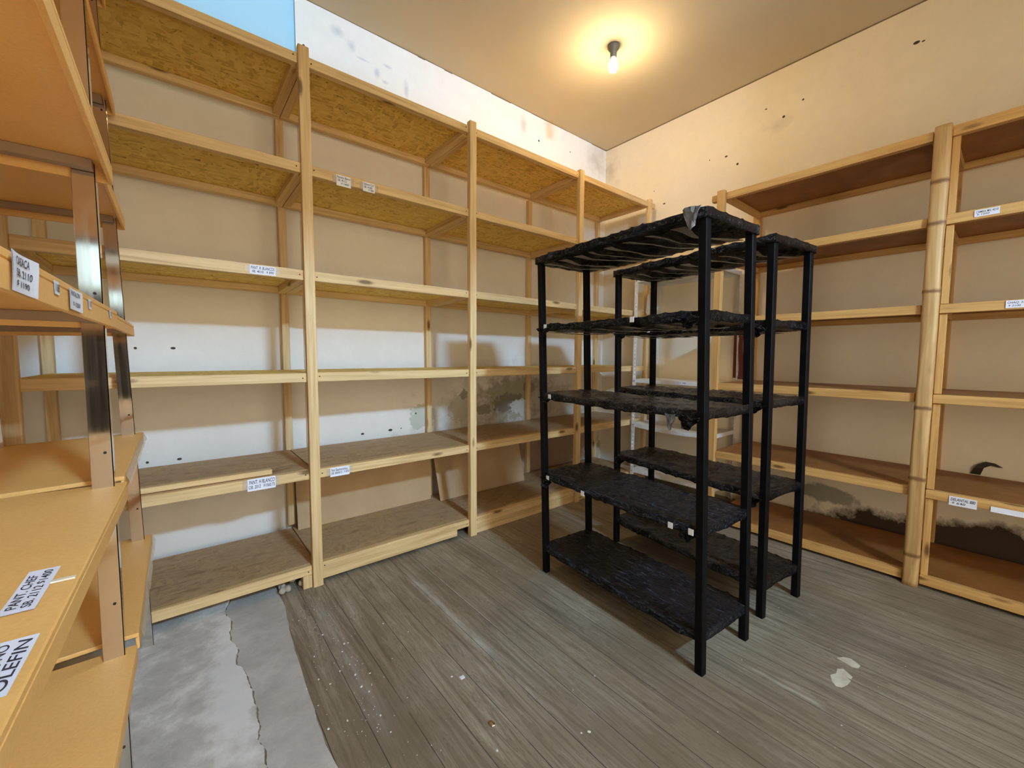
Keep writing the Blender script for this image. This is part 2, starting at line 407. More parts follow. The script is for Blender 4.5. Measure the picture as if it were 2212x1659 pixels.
# ------------------------------------------------------------------ camera
cam = bpy.data.cameras.new('camera'); co = bpy.data.objects.new('camera', cam); C.objects.link(co)
yaw, pit, rol = 0.88679, 0.06905, 0.0051
F = Vector((math.cos(yaw) * math.cos(pit), math.sin(yaw) * math.cos(pit), -math.sin(pit)))
Rt = Vector((math.sin(yaw), -math.cos(yaw), 0)); U = Rt.cross(F)
R2 = Rt * math.cos(rol) + U * math.sin(rol); U2 = -Rt * math.sin(rol) + U * math.cos(rol)
mat = Matrix((R2, U2, -F)).transposed().to_4x4(); mat.translation = Vector((-3.915, -3.113, 1.3))
co.matrix_world = mat
cam.sensor_fit = 'HORIZONTAL'; cam.sensor_width = 36; cam.lens = 888.43 / 2212 * 36; cam.clip_start = .02
sc.camera = co

# ------------------------------------------------------------------ room
SKYC, SKYS = (.38, .65, 1.0), 1000.
ZC, YN, XS = 3.647, -5.72, -4.72
struct('floor', bx(XS - .1, .1, YN - .2, .1, -.12, 0, 0), floor_m)
struct('ceiling', bx(XS - .25, .25, YN - .25, .25, ZC, ZC + .15, 0), ceil_m)
bm = bx(-3.225, .2, 0, .2, -.12, ZC + .02, 0); box(bm, XS - .2, -3.225, .022, .2, -.12, ZC + .02, 0)
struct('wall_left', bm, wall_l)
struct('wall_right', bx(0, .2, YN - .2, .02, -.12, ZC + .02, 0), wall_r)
struct('wall_side', bx(XS - .2, XS, YN - .2, .2, -.12, ZC + .02, 0), wall_o)
WX0, WX1, WZ0, WZ1 = -3.10, -2.60, 3.20, 3.48       # transom window over the added opening
DX0, DX1, DZ1 = -3.95, -2.40, 2.90                  # wide opening added behind the camera to let fill light in
GX0, GX1, GZ0, GZ1 = -4.64, -4.12, 1.90, 2.42       # small frosted window
bm = nb()
def wallp(x0, x1, z0, z1): box(bm, x0, x1, YN - .2, YN, z0, z1, 0)
wallp(XS - .2, GX0, -.12, ZC + .02); wallp(GX0, GX1, -.12, GZ0); wallp(GX0, GX1, GZ1, ZC + .02); wallp(GX1, DX0, -.12, ZC + .02)
wallp(DX0, WX0, DZ1, ZC + .02); wallp(WX0, WX1, DZ1, WZ0); wallp(WX0, WX1, WZ1, ZC + .02); wallp(WX1, DX1, DZ1, ZC + .02); wallp(DX1, .2, -.12, ZC + .02)
struct('wall_near', bm, wall_o)
def frame(x0, x1, z0, z1):
    bm = nb()
    for a, b, c, d in ((x0, x1, z0, z0 + .03), (x0, x1, z1 - .03, z1), (x0, x0 + .03, z0, z1), (x1 - .03, x1, z0, z1)):
        box(bm, a, b, YN - .12, YN - .07, c, d, 0)
    return bm
struct('light_block_1', bx(-2.12, -1.90, YN, -4.55, 2.93, ZC + .01, 0), wall_o)     # unseen beam added to keep transom daylight off the right wall
struct('light_block_2', bx(XS + .001, -2.121, -4.30, -4.12, 2.89, 3.27, 0), wall_o)     # unseen beam added to keep daylight off the wall between upper shelves
w1 = struct('window_1', frame(WX0, WX1, WZ0, WZ1), plain('window_paint', (.5, .46, .38), .5))
d1 = struct('reflection_panel', bx(-4.715, -3.92, YN + .002, YN + .045, .02, 1.86, .003), plain('dark_panel_paint', (.02, .016, .014), .6))  # unseen dark panel added for the steel post to reflect
struct('panel_handle', tube([(-4.62, YN + .045, 1.02), (-4.62, YN + .09, 1.02), (-4.5, YN + .09, 1.02)], .009), steel, d1)
tr_ = NT('bright_sky_pane'); tr_.b.inputs['Emission Color'].default_value = (*SKYC, 1); tr_.b.inputs['Emission Strength'].default_value = SKYS
struct('pane', bx(WX0, WX1, YN - .105, YN - .095, WZ0 + .03, WZ1 - .03, 0), tr_.base((.6, .65, .7), .5), w1)
w2 = struct('window_2', frame(GX0, GX1, GZ0, GZ1), bpy.data.materials['window_paint'])
fr_ = NT('frosted_daylit_pane'); fr_.b.inputs['Emission Color'].default_value = (.62, .9, 1., 1); fr_.b.inputs['Emission Strength'].default_value = 1.7
struct('pane', bx(GX0, GX1, YN - .105, YN - .095, GZ0 + .03, GZ1 - .03, 0), fr_.base((.6, .65, .7), .5), w2)

struct('trim_3', bx(-.004, .0, YN, -.001, ZC - .008, ZC - .0005, 0), plain('ceiling_joint_dark', (.20, .145, .08), .9))
bm = nb(); x_ = -3.22
while x_ < -.05:
    dx_ = R.uniform(.05, .35); zb = R.choice((.003, .004, .006, .009))
    box(bm, x_, min(-.004, x_ + dx_), -.003, .0, ZC - zb, ZC - .0005, 0); x_ += dx_
struct('trim_4', bm, bpy.data.materials['ceiling_joint_dark'])

# concrete strip by the left shelves
crack = [(-3.749, -.10), (-3.749, -.576), (-3.777, -.654), (-3.776, -.72), (-3.759, -.784), (-3.773, -.854), (-3.775, -.951), (-3.757, -1.026), (-3.774, -1.092), (-3.772, -1.137), (-3.751, -1.177), (-3.745, -1.231), (-3.741, -1.314), (-3.741, -1.419), (-3.742, -1.491), (-3.744, -1.529), (-3.757, -1.566), (-3.745, -1.616), (-3.748, -1.69), (-3.742, -1.9), (-3.752, -2.2), (-3.745, -2.6), (-3.755, -3.2), (-3.75, YN + .01)]
def jag(pts, amp, step=.018):
    out = []
    for (a, b), (c, d) in zip(pts, pts[1:]):
        n = max(1, int(math.hypot(c - a, d - b) / step))
        for i in range(n):
            t = i / n; out.append((a + (c - a) * t + R.uniform(-amp, amp), b + (d - b) * t))
    return out + [pts[-1]]
ck = jag(crack, .0035, .012)
edge = [(-3.545, -.10), (-3.534, -.63), (-3.530, -.80), (-3.556, -1.062), (-3.562, -1.232), (-3.569, -1.355), (-3.571, -1.505), (-3.577, -1.61), (-3.578, -1.729), (-3.572, -1.85), (-3.58, -2.4), (-3.57, -3.2), (-3.58, YN + .01)]
ed = jag(edge, .0022, .05)
slab = struct('floor_concrete', prism([(XS, crack[0][1])] + ck + [(XS, YN + .01)], -.06, .016), conc_a)
patch = struct('floor_cement', prism([(x + .006, y) for x, y in ck] + ed[::-1], -.06, .003), conc_b)

# floor splashes and crumbs
for pts in ([(-1.749, -2.691), (-1.72, -2.707), (-1.706, -2.731), (-1.726, -2.767), (-1.753, -2.764), (-1.763, -2.746), (-1.756, -2.724)],
            [(-1.888, -2.701), (-1.859, -2.714), (-1.824, -2.71), (-1.805, -2.726), (-1.831, -2.762), (-1.85, -2.76), (-1.851, -2.742), (-1.862, -2.762), (-1.897, -2.759), (-1.931, -2.748), (-1.941, -2.732), (-1.923, -2.714)]):
    struct('plaster_splash', prism(pts, -.002, .0012), splash_m, bpy.data.objects['floor'])
bm = nb()
cr = [(-3.38, -1.271), (-3.402, -1.316), (-3.401, -1.412), (-3.352, -1.513), (-3.494, -1.469), (-3.388, -1.602), (-3.394, -1.732), (-3.494, -1.68), (-3.392, -1.819), (-3.147, -2.103), (-3.402, -1.485), (-3.403, -1.56), (-3.444, -1.425), (-3.364, -1.275), (-3.189, -1.244), (-3.12, -1.375), (-2.1, -.999), (-2.466, -1.199), (-2.882, -2.235), (-2.858, -2.249), (-2.646, -2.099), (-3.101, -1.738), (-3.574, -1.439), (-3.556, -1.672), (-3.627, -1.583), (-3.42, -.918), (-3.501, -.965), (-3.505, -1.27), (-3.524, -1.417), (-3.439, -1.147)]
cr = [(x, y, R.uniform(.0028, .0048)) for x, y in cr]
for _ in range(150):
    a = R.random()
    if a < .75: cr.append((R.gauss(-3.42, .08), R.uniform(-2.0, -.8), R.uniform(.0008, .0022)))
    else: cr.append((R.uniform(-3.3, -.9), R.uniform(-2.9, -.9), R.uniform(.0008, .0022)))
for x, y, r in cr:
    M = Matrix.Translation((x, y, r * .45)) @ Matrix.Rotation(R.uniform(0, 6), 4, 'Z') @ Matrix.Diagonal((r * R.uniform(.8, 1.6), r, r * .6, 1))
    bmesh.ops.create_icosphere(bm, subdivisions=1, radius=1, matrix=M)
o = obj('plaster_crumbs', bm, crumb_m); tag(o, 'white plaster crumbs scattered over the floor planks', 'crumbs', kind='stuff')
bm = nb()
for i in range(16):
    M = Matrix.Translation((R.uniform(-3.52, -3.36), R.uniform(-.66, -.52), .018)) @ Matrix.Rotation(R.uniform(0, 6), 4, 'Z') @ Matrix.Diagonal((.022, .016, .018, 1))
    bmesh.ops.create_icosphere(bm, subdivisions=2, radius=1, matrix=M)
for v_ in bm.verts: v_.co += Vector((noise.noise(v_.co * 40), noise.noise(v_.co * 40 + Vector((5, 0, 0))), 0)) * .004
o = obj('rubble', bm, stone_m); tag(o, 'pale stone rubble lying in the gap under the left shelves', 'rubble', kind='stuff')
o = obj('paper_scrap', bx(-3.079, -3.061, -1.775, -1.76, .0, .003, 0), paper); tag(o, 'small torn white paper scrap lying on the floor planks', 'paper')
bm = nb(); bmesh.ops.create_icosphere(bm, subdivisions=2, radius=.009, matrix=Matrix.Translation((-3.103, -2.016, .006)) @ Matrix.Diagonal((1, 1.5, .65, 1)))
for v_ in bm.verts: v_.co += Vector((1, 1, .5)) * noise.noise(v_.co * 220) * .004
o = obj('foil_scrap', bm, steel, smooth=False); tag(o, 'crumpled shiny foil scrap on the floor in front of the black racks', 'foil')

# ------------------------------------------------------------------ wooden wall shelving (left wall)
YF, ZS = -.682, [2.850, 2.302, 1.748, 1.200, .660, .120]
PX = [-4.415, -3.345, -2.298, -1.19, -.158]
RH = .048
loc = (-2.3, -.35, 0)
LS = thing('wooden_shelving', 'long pale pine shelving with strand-board shelves along the left wall', 'shelving', loc)
tops = [2.90, 2.885, 2.876, 2.868, 2.872]
def rough_post(x0, x1, y0, y1, z0, z1, seed, amp=.0025):
    bm = nb(); n = 26; rings = []
    for i in range(n + 1):
        z = z0 + (z1 - z0) * i / n
        a, b = noise.noise(Vector((seed, z * 1.3, 0))) * amp, noise.noise(Vector((seed, z * 1.3, 7))) * amp
        e = .0025
        pts = [(x0 + a + e, y0 + b), (x1 + a - e, y0 + b), (x1 + a, y0 + b + e), (x1 + a, y1 - e), (x1 + a - e, y1), (x0 + a + e, y1), (x0 + a, y1 - e), (x0 + a, y0 + b + e)]
        rings.append([bm.verts.new((x, y, z)) for x, y in pts])
    for a, b in zip(rings, rings[1:]):
        for k in range(8): bm.faces.new((a[k], a[(k + 1) % 8], b[(k + 1) % 8], b[k]))
    bm.faces.new(rings[0][::-1]); bm.faces.new(rings[-1])
    return bm
for i, x in enumerate(PX):
    w = .026 if i < 4 else .022
    obj('front_post', rough_post(x - w, x + w, -.703, -.662, 0.0 if i != 0 else .018, tops[i], i * 3.7), pine[2], LS, loc)
    obj('rear_post', rough_post(x - .022, x + .022, -.044, -.004, .14 if i < 2 else .0, 2.80, 40 + i), pine[2], LS, loc)
left_rails = {}
for b in range(4):
    xa, xb = PX[b] + .0265, PX[b + 1] - .0265
    if b == 3: xb = PX[4] - .0225
    for k, z in enumerate(ZS):
        ext = .10 if (b == 3 and k == 0) else 0
        board = obj('shelf_board', bx(PX[b] + .003, PX[b + 1] + (ext if ext else -.003), -.641, -.045, z - .012, z - .001, .001), osb_m if k < 4 else osb_d, LS, loc)
        fr = obj('front_rail', bx(xa, xb, YF, YF + .04, z - RH - R.uniform(0, .004), z + R.uniform(-.001, .002), .002), pine[0], board, loc)
        left_rails[(b, k)] = fr
        obj('rear_rail', bx(PX[b] + .002, PX[b + 1] - .002, -.088, -.046, z - RH - .006, z - .0125, .002), pine[0], board, loc)
        for xx in ((PX[b] + .002, PX[b] + .046), (PX[b + 1] - .046, PX[b + 1] - .002)):
            obj('bearer', bx(xx[0], xx[1], -.6405, -.089, z - RH - .003, z - .0125, .002), pine[1], board, loc)
obj('top_rail_end', bx(PX[4] + .0225, PX[4] + .105, YF, YF + .04, 2.804, 2.85, .002), pine[0], LS, loc)
obj('foot_batten', bx(-3.317, -2.42, -.676, -.640, .022, .071, .002), pine[0], LS, loc)
obj('foot_batten', bx(-2.27, -1.22, -.680, -.640, .0, .071, .002), pine[0], LS, loc)
obj('foot_batten', bx(-1.16, -.185, -.680, -.640, .0, .071, .002), pine[0], LS, loc)
obj('foot_block', bx(-3.42, -3.373, -.69, -.640, .0, .071, .002), pine[2], LS, loc)
obj('foot_block', bx(-4.38, -4.30, -.66, -.600, .016, .071, .002), pine[2], LS, loc)
# labels on the front rails
fx = (0, -1, 0)
def rail_label(b, k, x0, x1, z0, z1, lines, lab, dz=0.):
    paper_label('paper_label', left_rails[(b, k)], (x0, YF, z0), (x1 - x0, 0, dz), (0, 0, z1 - z0), fx, lines, loc, lab)
    for xe in (x0 - .02, x1 - .006):
        obj('tape_strip', bx(xe, xe + .026, YF - .0008, YF - .0002, z0 + .012, z1 - .004, 0), tape_m, left_rails[(b, k)], loc)
rail_label(1, 1, -3.192, -3.114, 2.234, 2.292, [('Pantalon Blanco', .05, .96, .70, .92), ('SB. 4112', .08, .70, .42, .64), ('$ 1400', .32, .85, .12, .34)], 'white paper label on the second rail from the top, larger of two')
rail_label(1, 1, -3.046, -2.977, 2.240, 2.292, [('Saltena Coc', .05, .92, .68, .92), ('SB. 4180', .08, .78, .36, .60), ('$ 980', .45, .9, .08, .30)], 'white paper label on the second rail from the top, smaller of two')
rail_label(0, 2, -3.616, -3.502, 1.700, 1.744, [('PANT. R. BLANCOS', .05, .95, .54, .88), ('SB. 4010   $ 890', .08, .92, .12, .44)], 'wide white paper label on the third rail from the top')
rail_label(0, 4, -3.661, -3.536, .603, .665, [('PANT. H BLANCO', .06, .97, .55, .88), ('OB. 2012   $1560.75', .04, .97, .14, .46)], 'white paper label reading PANT. H BLANCO')
rail_label(1, 4, -3.263, -3.157, .605, .657, [('Pant Gastronomico', .05, .9, .58, .88), ('OB. 8000015 - $ 870', .04, .97, .22, .5)], 'white paper label reading Pant Gastronomico')
# screw holes
bm = nb()
for x in PX[1:4]:
    for z in ZS:
        for dx in (-.045, .04):
            bmesh.ops.create_cone(bm, cap_ends=True, segments=8, radius1=.0035, radius2=.0035, depth=.003, matrix=Matrix.Translation((x + dx, YF - .0005, z - .024 + R.uniform(-.008, .008))) @ Matrix.Rotation(PI / 2, 4, 'X'))
obj('screw_heads', bm, dark_hole, LS, loc)

# things on the left shelving
def leaning(name, label, x0, x1, yb, yt, zb, zt, th=.009):
    bm = nb()
    vs = [(x0, yb, zb), (x1, yb, zb), (x1 + .01, yt, zt), (x0 - .004, yt, zt)]
    a = [bm.verts.new(p) for p in vs]; b = [bm.verts.new((p[0], p[1] + th, p[2] + .001)) for p in vs]
    bm.faces.new(a); bm.faces.new(b[::-1])
    for i in range(4): bm.faces.new((a[i], b[i], b[(i + 1) % 4], a[(i + 1) % 4]))
    return tag(obj(name, bm, mdf_m), label, 'panel', 'fibreboard panels on the bottom shelf')
leaning('fibreboard_panel', 'wide tan fibreboard panel on the bottom left shelf, behind the second front post', -3.325, -2.335, -.125, -.100, .1215, .585)
leaning('fibreboard_panel', 'tan fibreboard panel leaning askew on the bottom shelf, right of the third rear post', -2.30, -1.40, -.225, -.105, .1215, .52)
bt = thing('wooden_batten', 'short loose pine batten with a steel rod end, lying on a left shelf', 'batten', (-3.8, -.63, .66))
obj('strip', bx(-4.08, -3.545, -.655, -.612, .667, .693, .002), pine[0], bt, (-3.8, -.63, .66))
obj('gap_shadow_strip', bx(-4.08, -3.56, -.648, -.615, .6622, .668, .001), plain('gap_shadow_brown', (.2, .11, .045), .7), bt, (-3.8, -.63, .66))  # dark strip standing in for the shadow gap under the batten
obj('rod', tube([(-3.56, -.628, .681), (-3.435, -.588, .683)], .0045, 10), plain('bright_steel', (.75, .74, .72), .25, 1.), bt, (-3.8, -.63, .66), label='steel rod end')

# ------------------------------------------------------------------ wooden shelving (right wall)
XF, ZT = -.698, [2.517, 2.061, 1.589, 1.099, .566, .070]
QY = [-1.645, -2.794, -3.94]
loc = (-.35, -2.8, 0)
RS = thing('wooden_shelving', 'amber pine shelving with brown hardboard shelves along the right wall', 'shelving', loc)
obj('front_post', rough_post(-.722, -.680, QY[0] - .026, QY[0] + .026, 0, 2.535, 71), pine_r[2], RS, loc)
def log_post(y, z1):
    bm = nb(); n = 90; rings = []
    kn = [.18, .62, 1.02, 1.66, 2.02, 2.24]
    for i in range(n + 1):
        z = z1 * i / n
        w = .034 + .002 * noise.noise(Vector((3, z * 2, 1)))
        for q in kn: w += .0035 * math.exp(-((z - q) / .014) ** 2)
        oy = .006 * noise.noise(Vector((9, z * 1.1, 1)))
        ring = []
        for k in range(16):
            a = 2 * PI * k / 16; c, s_ = math.cos(a), math.sin(a)
            e = lambda t: math.copysign(abs(t) ** .6, t)
            ring.append(bm.verts.new((-.700 + .024 * e(c), y + oy + w * e(s_), z)))
        rings.append(ring)
    for a, b in zip(rings, rings[1:]):
        for k in range(16): bm.faces.new((a[k], a[(k + 1) % 16], b[(k + 1) % 16], b[k]))
    bm.faces.new(rings[0][::-1]); bm.faces.new(rings[-1])
    return bm
lg = NT('pole_wood'); _v = lg.coords((30, 30, 1.5), rand=2.); _g = lg.noise(_v, 1, 4, .6, 1.)
_c = lg.ramp(_g, [(.3, (.38, .20, .065)), (.6, (.60, .38, .15)), (.8, (.66, .46, .21))])
_sp = lg.n('ShaderNodeSeparateXYZ'); lg.l(lg.coords(), _sp.inputs[0])
for q in (.18, .62, 1.02, 1.66, 2.02, 2.24):
    d = lg.math('ABSOLUTE', lg.math('SUBTRACT', _sp.outputs[2], lg.math('ADD', q, lg.math('MULTIPLY', lg.math('SUBTRACT', lg.noise(lg.coords(), 30, 2), .5), .02))))
    _c = lg.mix(lg.ramp(d, [(.004, (.85,) * 3), (.016, (0, 0, 0))]), _c, (.15, .06, .02))
log_m = lg.base(_c, .5)
obj('front_post', log_post(QY[1], 2.530), log_m, RS, loc, smooth=True, label='rounded natural pole with dark knot rings')
obj('front_post', rough_post(-.722, -.680, QY[2] - .026, QY[2] + .026, 0, 2.535, 75), pine_r[2], RS, loc)
for y in QY: obj('rear_post', rough_post(-.046, -.004, y - .034, y + .026, 0, 2.5, 80 + y), pine_r[2], RS, loc)
right_rails = {}
for b in range(2):
    ya, yb = QY[b + 1] + .036, QY[b] - .027
    if b == 1: ya = QY[2] + .027; yb = QY[1] - .036
    for k, z in enumerate(ZT):
        board = obj('shelf_board', bx(-.657, -.046, QY[b + 1] + .003, QY[b] - .003, z - .012, z - .001, .001), hard_m, RS, loc)
        fr = obj('front_rail', bx(XF, XF + .04, ya, yb, z - RH - R.uniform(0, .003), z + R.uniform(-.001, .002), .002), pine_r[1], board, loc)
        right_rails[(b, k)] = fr
        obj('rear_rail', bx(-.088, -.047, QY[b + 1] + .002, QY[b] - .002, z - RH - .004, z - .0125, .002), pine_r[1], board, loc)
        for yy in ((QY[b + 1] + .002, QY[b + 1] + .044), (QY[b] - .044, QY[b] - .002)):
            obj('bearer', bx(-.656, -.089, yy[0], yy[1], z - RH - .002, z - .0125, .002), pine_r[0], board, loc)
for k in range(5):
    obj('spacer_batten', bx(-.684, -.662, QY[1] - .066, QY[1] - .036, ZT[k + 1] + .002, ZT[k] - RH - .005, .002), pine_r[2], RS, loc)
obj('top_rail_end', bx(XF, XF + .04, QY[0] + .0265, QY[0] + .075, 2.470, 2.517, .002), pine_r[1], RS, loc)
def rail_label_r(b, k, y0, y1, z0, z1, lines, lab):
    paper_label('paper_label', right_rails[(b, k)], (XF, y0, z0), (0, y1 - y0, 0), (0, 0, z1 - z0), (-1, 0, 0), lines, loc, lab)
rail_label_r(1, 1, -2.930, -3.015, 2.022, 2.056, [('CAMISA M/L 4210', .06, .94, .52, .84), ('$ 1250', .1, .6, .14, .42)], 'white paper label on the second rail from the top')
rail_label_r(1, 2, -3.060, -3.14, 1.548, 1.585, [('CHAQ. 3105', .06, .9, .52, .84), ('$ 2100', .1, .6, .14, .42)], 'white paper label on the third rail from the top')
rail_label_r(1, 4, -2.921, -3.022, .507, .556, [('DELANTAL 880', .06, .94, .52, .84), ('$ 640', .1, .6, .14, .42)], 'curling white paper label on the second rail from the floor')
rail_label_r(1, 4, -3.069, -3.18, .512, .540, [], 'blank white paper strip on the second rail from the floor')
bm = nb()
fl_ = [(-2.962, .562), (-2.975, .60), (-2.99, .628), (-3.024, .652), (-3.062, .648), (-3.095, .628), (-3.075, .627), (-3.045, .632), (-3.018, .612), (-3.005, .562)]
a = [bm.verts.new((-.001 - .016 * math.sin(max(0, (z - .56)) * 28), y, z)) for y, z in fl_]; b2 = [bm.verts.new((v_.co.x - .002, v_.co.y, v_.co.z)) for v_ in a]
bm.faces.new(a); bm.faces.new(b2[::-1])
for i in range(len(a)): bm.faces.new((a[i], a[(i + 1) % len(a)], b2[(i + 1) % len(a)], b2[i]))
tag(obj('paint_flake', bm, dkf), 'dark curled flake of peeling paint on the right wall, above the second lowest shelf', 'paint flake')

# ------------------------------------------------------------------ black racks wrapped in plastic
def frame_of(fl, fr_, br):
    a, b, c = Vector((*fl, 0)), Vector((*fr_, 0)), Vector((*br, 0))
    return a, (b - a).length, (c - b).length, math.atan2((b - a).y, (b - a).x)
def wrapped(L, D, th, z, lean, seed, sag, dusty, tops_=False):
    """plastic-wrapped shelf: a rounded slab swept along its length with creases"""
    bm = nb(); nx = 72; rings = []
    prof = []
    ny, nz = 22, 4
    o_ = .008 if tops_ else -.005
    y0, y1 = -o_, D + o_
    for i in range(ny + 1): prof.append((y0 + (y1 - y0) * i / ny, 1))
    for j in range(1, nz): prof.append((y1, 1 - j / nz))
    for i in range(ny + 1): prof.append((y1 - (y1 - y0) * i / ny, 0))
    for j in range(1, nz): prof.append((y0, j / nz))
    m_ = len(prof)
    for i in range(nx + 1):
        t = i / nx; x = -o_ + (L + 2 * o_) * t
        ring = []
        for (y, h) in prof:
            zz = z - th * (1 - h) - sag * 4 * t * (1 - t)
            p = Vector((x, y, h * .3 + seed))
            big = noise.noise(Vector((x * 5, y * 7, seed))) * .006
            cre = (1 - abs(noise.noise(Vector((x * 16 + y * 6, y * 9 - x * 3, seed + h))))) ** 5 * .006
            fine = noise.noise(Vector((x * 45, y * 45, seed))) * .0016
            d = big * (.7 if h > .5 else 1.2) + cre - .003 + fine
            yy = y
            edge_f = 1 if y < y0 + .002 or y > y1 - .002 else 0
            if edge_f:
                s_ = -1 if y < D / 2 else 1
                yy = y + s_ * (min(1., 9 * t, 9 * (1 - t)) * (0.008 + cre * .9 + noise.noise(Vector((x * 22, h * 2, seed + 3))) * .004 - .002) - .0005)
                zz += noise.noise(Vector((x * 9, 2, seed + h))) * .004
            zz += d * (1 if h > .5 else -.8)
            ring.append(bm.verts.new((x + lean[0] * z / 1.86, yy + lean[1] * z / 1.86, zz)))
        rings.append(ring)
    for a, b in zip(rings, rings[1:]):
        for k in range(m_): bm.faces.new((a[k], a[(k + 1) % m_], b[(k + 1) % m_], b[k]))
    bm.faces.new(rings[0][::-1]); bm.faces.new(rings[-1])
    return bm
def flap(c, s, seed):
    """crumpled hanging end of plastic"""
    bm = nb(); n = 7
    g = []
    for i in range(n):
        row = []
        for j in range(n):
            u, v_ = i / (n - 1), j / (n - 1)
            w = s[0] * (1 - .65 * v_)
            p = Vector((c[0] + (u - .5) * w, c[1] + s[1] * .25 * math.sin(u * 7 + v_ * 5 + seed), c[2] - s[2] * v_ * (1 - .35 * abs(u - .4))))
            p += Vector((0, noise.noise(p * 60 + Vector((seed, 0, 0))) * s[1] * .5, noise.noise(p * 70) * .006))
            row.append(bm.verts.new(p))
        g.append(row)
    for i in range(n - 1):
        for j in range(n - 1): bm.faces.new((g[i][j], g[i + 1][j], g[i + 1][j + 1], g[i][j + 1]))
    r = solid(bm, .003)
    return bm
def black_rack(label, feet, H, levels, lean, seed, tags, grp, brown=False):
    a, L, D, ang = frame_of(*feet)
    t = thing('black_rack', label, 'rack', (a.x, a.y, 0), grp, (0, 0, ang))
    ln = (lean[0] * math.cos(-ang) - lean[1] * math.sin(-ang), lean[0] * math.sin(-ang) + lean[1] * math.cos(-ang))
    w = .034
    for (px, py) in ((0, 0), (L - w, 0), (0, D - w), (L - w, D - w)):
        bm = nb(); rings = []
        n = 6
        for i in range(n + 1):
            z = (H - .004) * i / n; ox, oy = ln[0] * z / 1.86, ln[1] * z / 1.86; e = .003
            pts = [(e, 0), (w - e, 0), (w, e), (w, w - e), (w - e, w), (e, w), (0, w - e), (0, e)]
            rings.append([bm.verts.new((px + x + ox, py + y + oy, z)) for x, y in pts])
        for q, b in zip(rings, rings[1:]):
            for k in range(8): bm.faces.new((q[k], q[(k + 1) % 8], b[(k + 1) % 8], b[k]))
        bm.faces.new(rings[0][::-1]); bm.faces.new(rings[-1])
        obj('post', bm, black_metal, t)
    for k, z in enumerate(levels):
        bm = wrapped(L, D, .040, z, ln, seed + k * 2.3, .006 if k else .0, k, k == 0)
        s = obj('shelf', bm, wrap_m if k in (0, 1) else (wrap_s if k == 2 or brown else wrap_d), t, smooth=True, label='shelf wrapped in creased black plastic')
        off = Vector((ln[0] * z / 1.86, ln[1] * z / 1.86, 0))
        if k < 2:
            for q in range(8 if k == 0 else 5):      # folds of film crossing the underside
                x0 = .05 + q * (L - .16) / (7.5 if k == 0 else 4.6); bm = nb()
                sl = .10 + .05 * math.sin(q * 2.1 + seed); ww = R.uniform(.03, .065)
                n = 10; A, B = [], []
                for i in range(n + 1):
                    v_ = i / n; xx = x0 + sl * v_ + .012 * math.sin(9 * v_ + q); zz = z - .0475 - .006 * math.sin(PI * v_) - .003 * noise.noise(Vector((xx * 30, v_ * 9, q)))
                    A.append(bm.verts.new((xx + off.x, .01 + (D - .02) * v_ + off.y, zz))); B.append(bm.verts.new((xx + ww * (1 - .6 * math.sin(PI * v_)) + off.x, .01 + (D - .02) * v_ + off.y, zz - .004)))
                for i in range(n): bm.faces.new((A[i], A[i + 1], B[i + 1], B[i]))
                solid(bm, .002)
                obj('plastic_fold', bm, fold_m, s)
        if k in (1, 2, 3):
            for (fx_, fy_) in ((.07, -.016), (L - .06, -.016)):
                obj('plastic_flap', flap((fx_ + off.x, fy_ + off.y, z - .028), (.10, .04, R.uniform(.035, .06)), seed + k + fx_), wrap_m, s)
        for (sx, dz) in tags.get(k, []):
            x = sx * L
            bm = bx(x - .011 + off.x, x + .011 + off.x, -.0215 + off.y, -.0195 + off.y, z - .032 + dz, z - .007 + dz, 0)
            obj('price_tag', bm, plain('tag_white', (.85, .87, .92), .4) if 'tag_white' not in bpy.data.materials else bpy.data.materials['tag_white'], s, label='small white price tag')
    return t, L, D, ln
r1, L1, D1, ln1 = black_rack('nearer of the two black racks wrapped in plastic, standing mid-floor',
    ((-2.245, -1.366), (-2.312, -2.376), (-1.915, -2.403)), 1.855, [1.862, 1.482, 1.090, .617, .172], (-.040, .030), 3.1,
    {1: [(.085, 0), (.675, 0)], 2: [(.113, -.0)], 3: [(.086, .0), (.362, -.012), (.869, -.004), (.96, .0)]}, 'black plastic-wrapped racks')
r2, L2, D2, ln2 = black_rack('farther of the two black plastic-wrapped racks, standing behind the nearer one',
    ((-1.575, -1.380), (-1.712, -2.385), (-1.330, -2.446)), 1.865, [1.872, 1.478, 1.092, .635, .180], (-.022, .016), 9.4,
    {1: [(.3, -.0), (.55, -.0)]}, 'black plastic-wrapped racks', True)
# torn grey tape at the near top corner of the first rack
t_ = bpy.data.objects
bm = flap((L1 - .05 + ln1[0], -.020 + ln1[1], 1.868), (.075, .012, .085), 2.2)
sh1 = [o for o in r1.children if o.name.startswith('shelf')][0]
obj('torn_tape', bm, plain('grey_tape', (.13, .13, .13), .3), sh1, label='torn grey tape')
bm = flap((L1 - .14 + ln1[0] * .58, -.012 + ln1[1] * .58, 1.062), (.05, .012, .07), 5.2)
sh3 = [o for o in r1.children if o.name.startswith('shelf')][2]
obj('torn_tape', bm, bpy.data.materials['grey_tape'], sh3, label='torn grey tape')

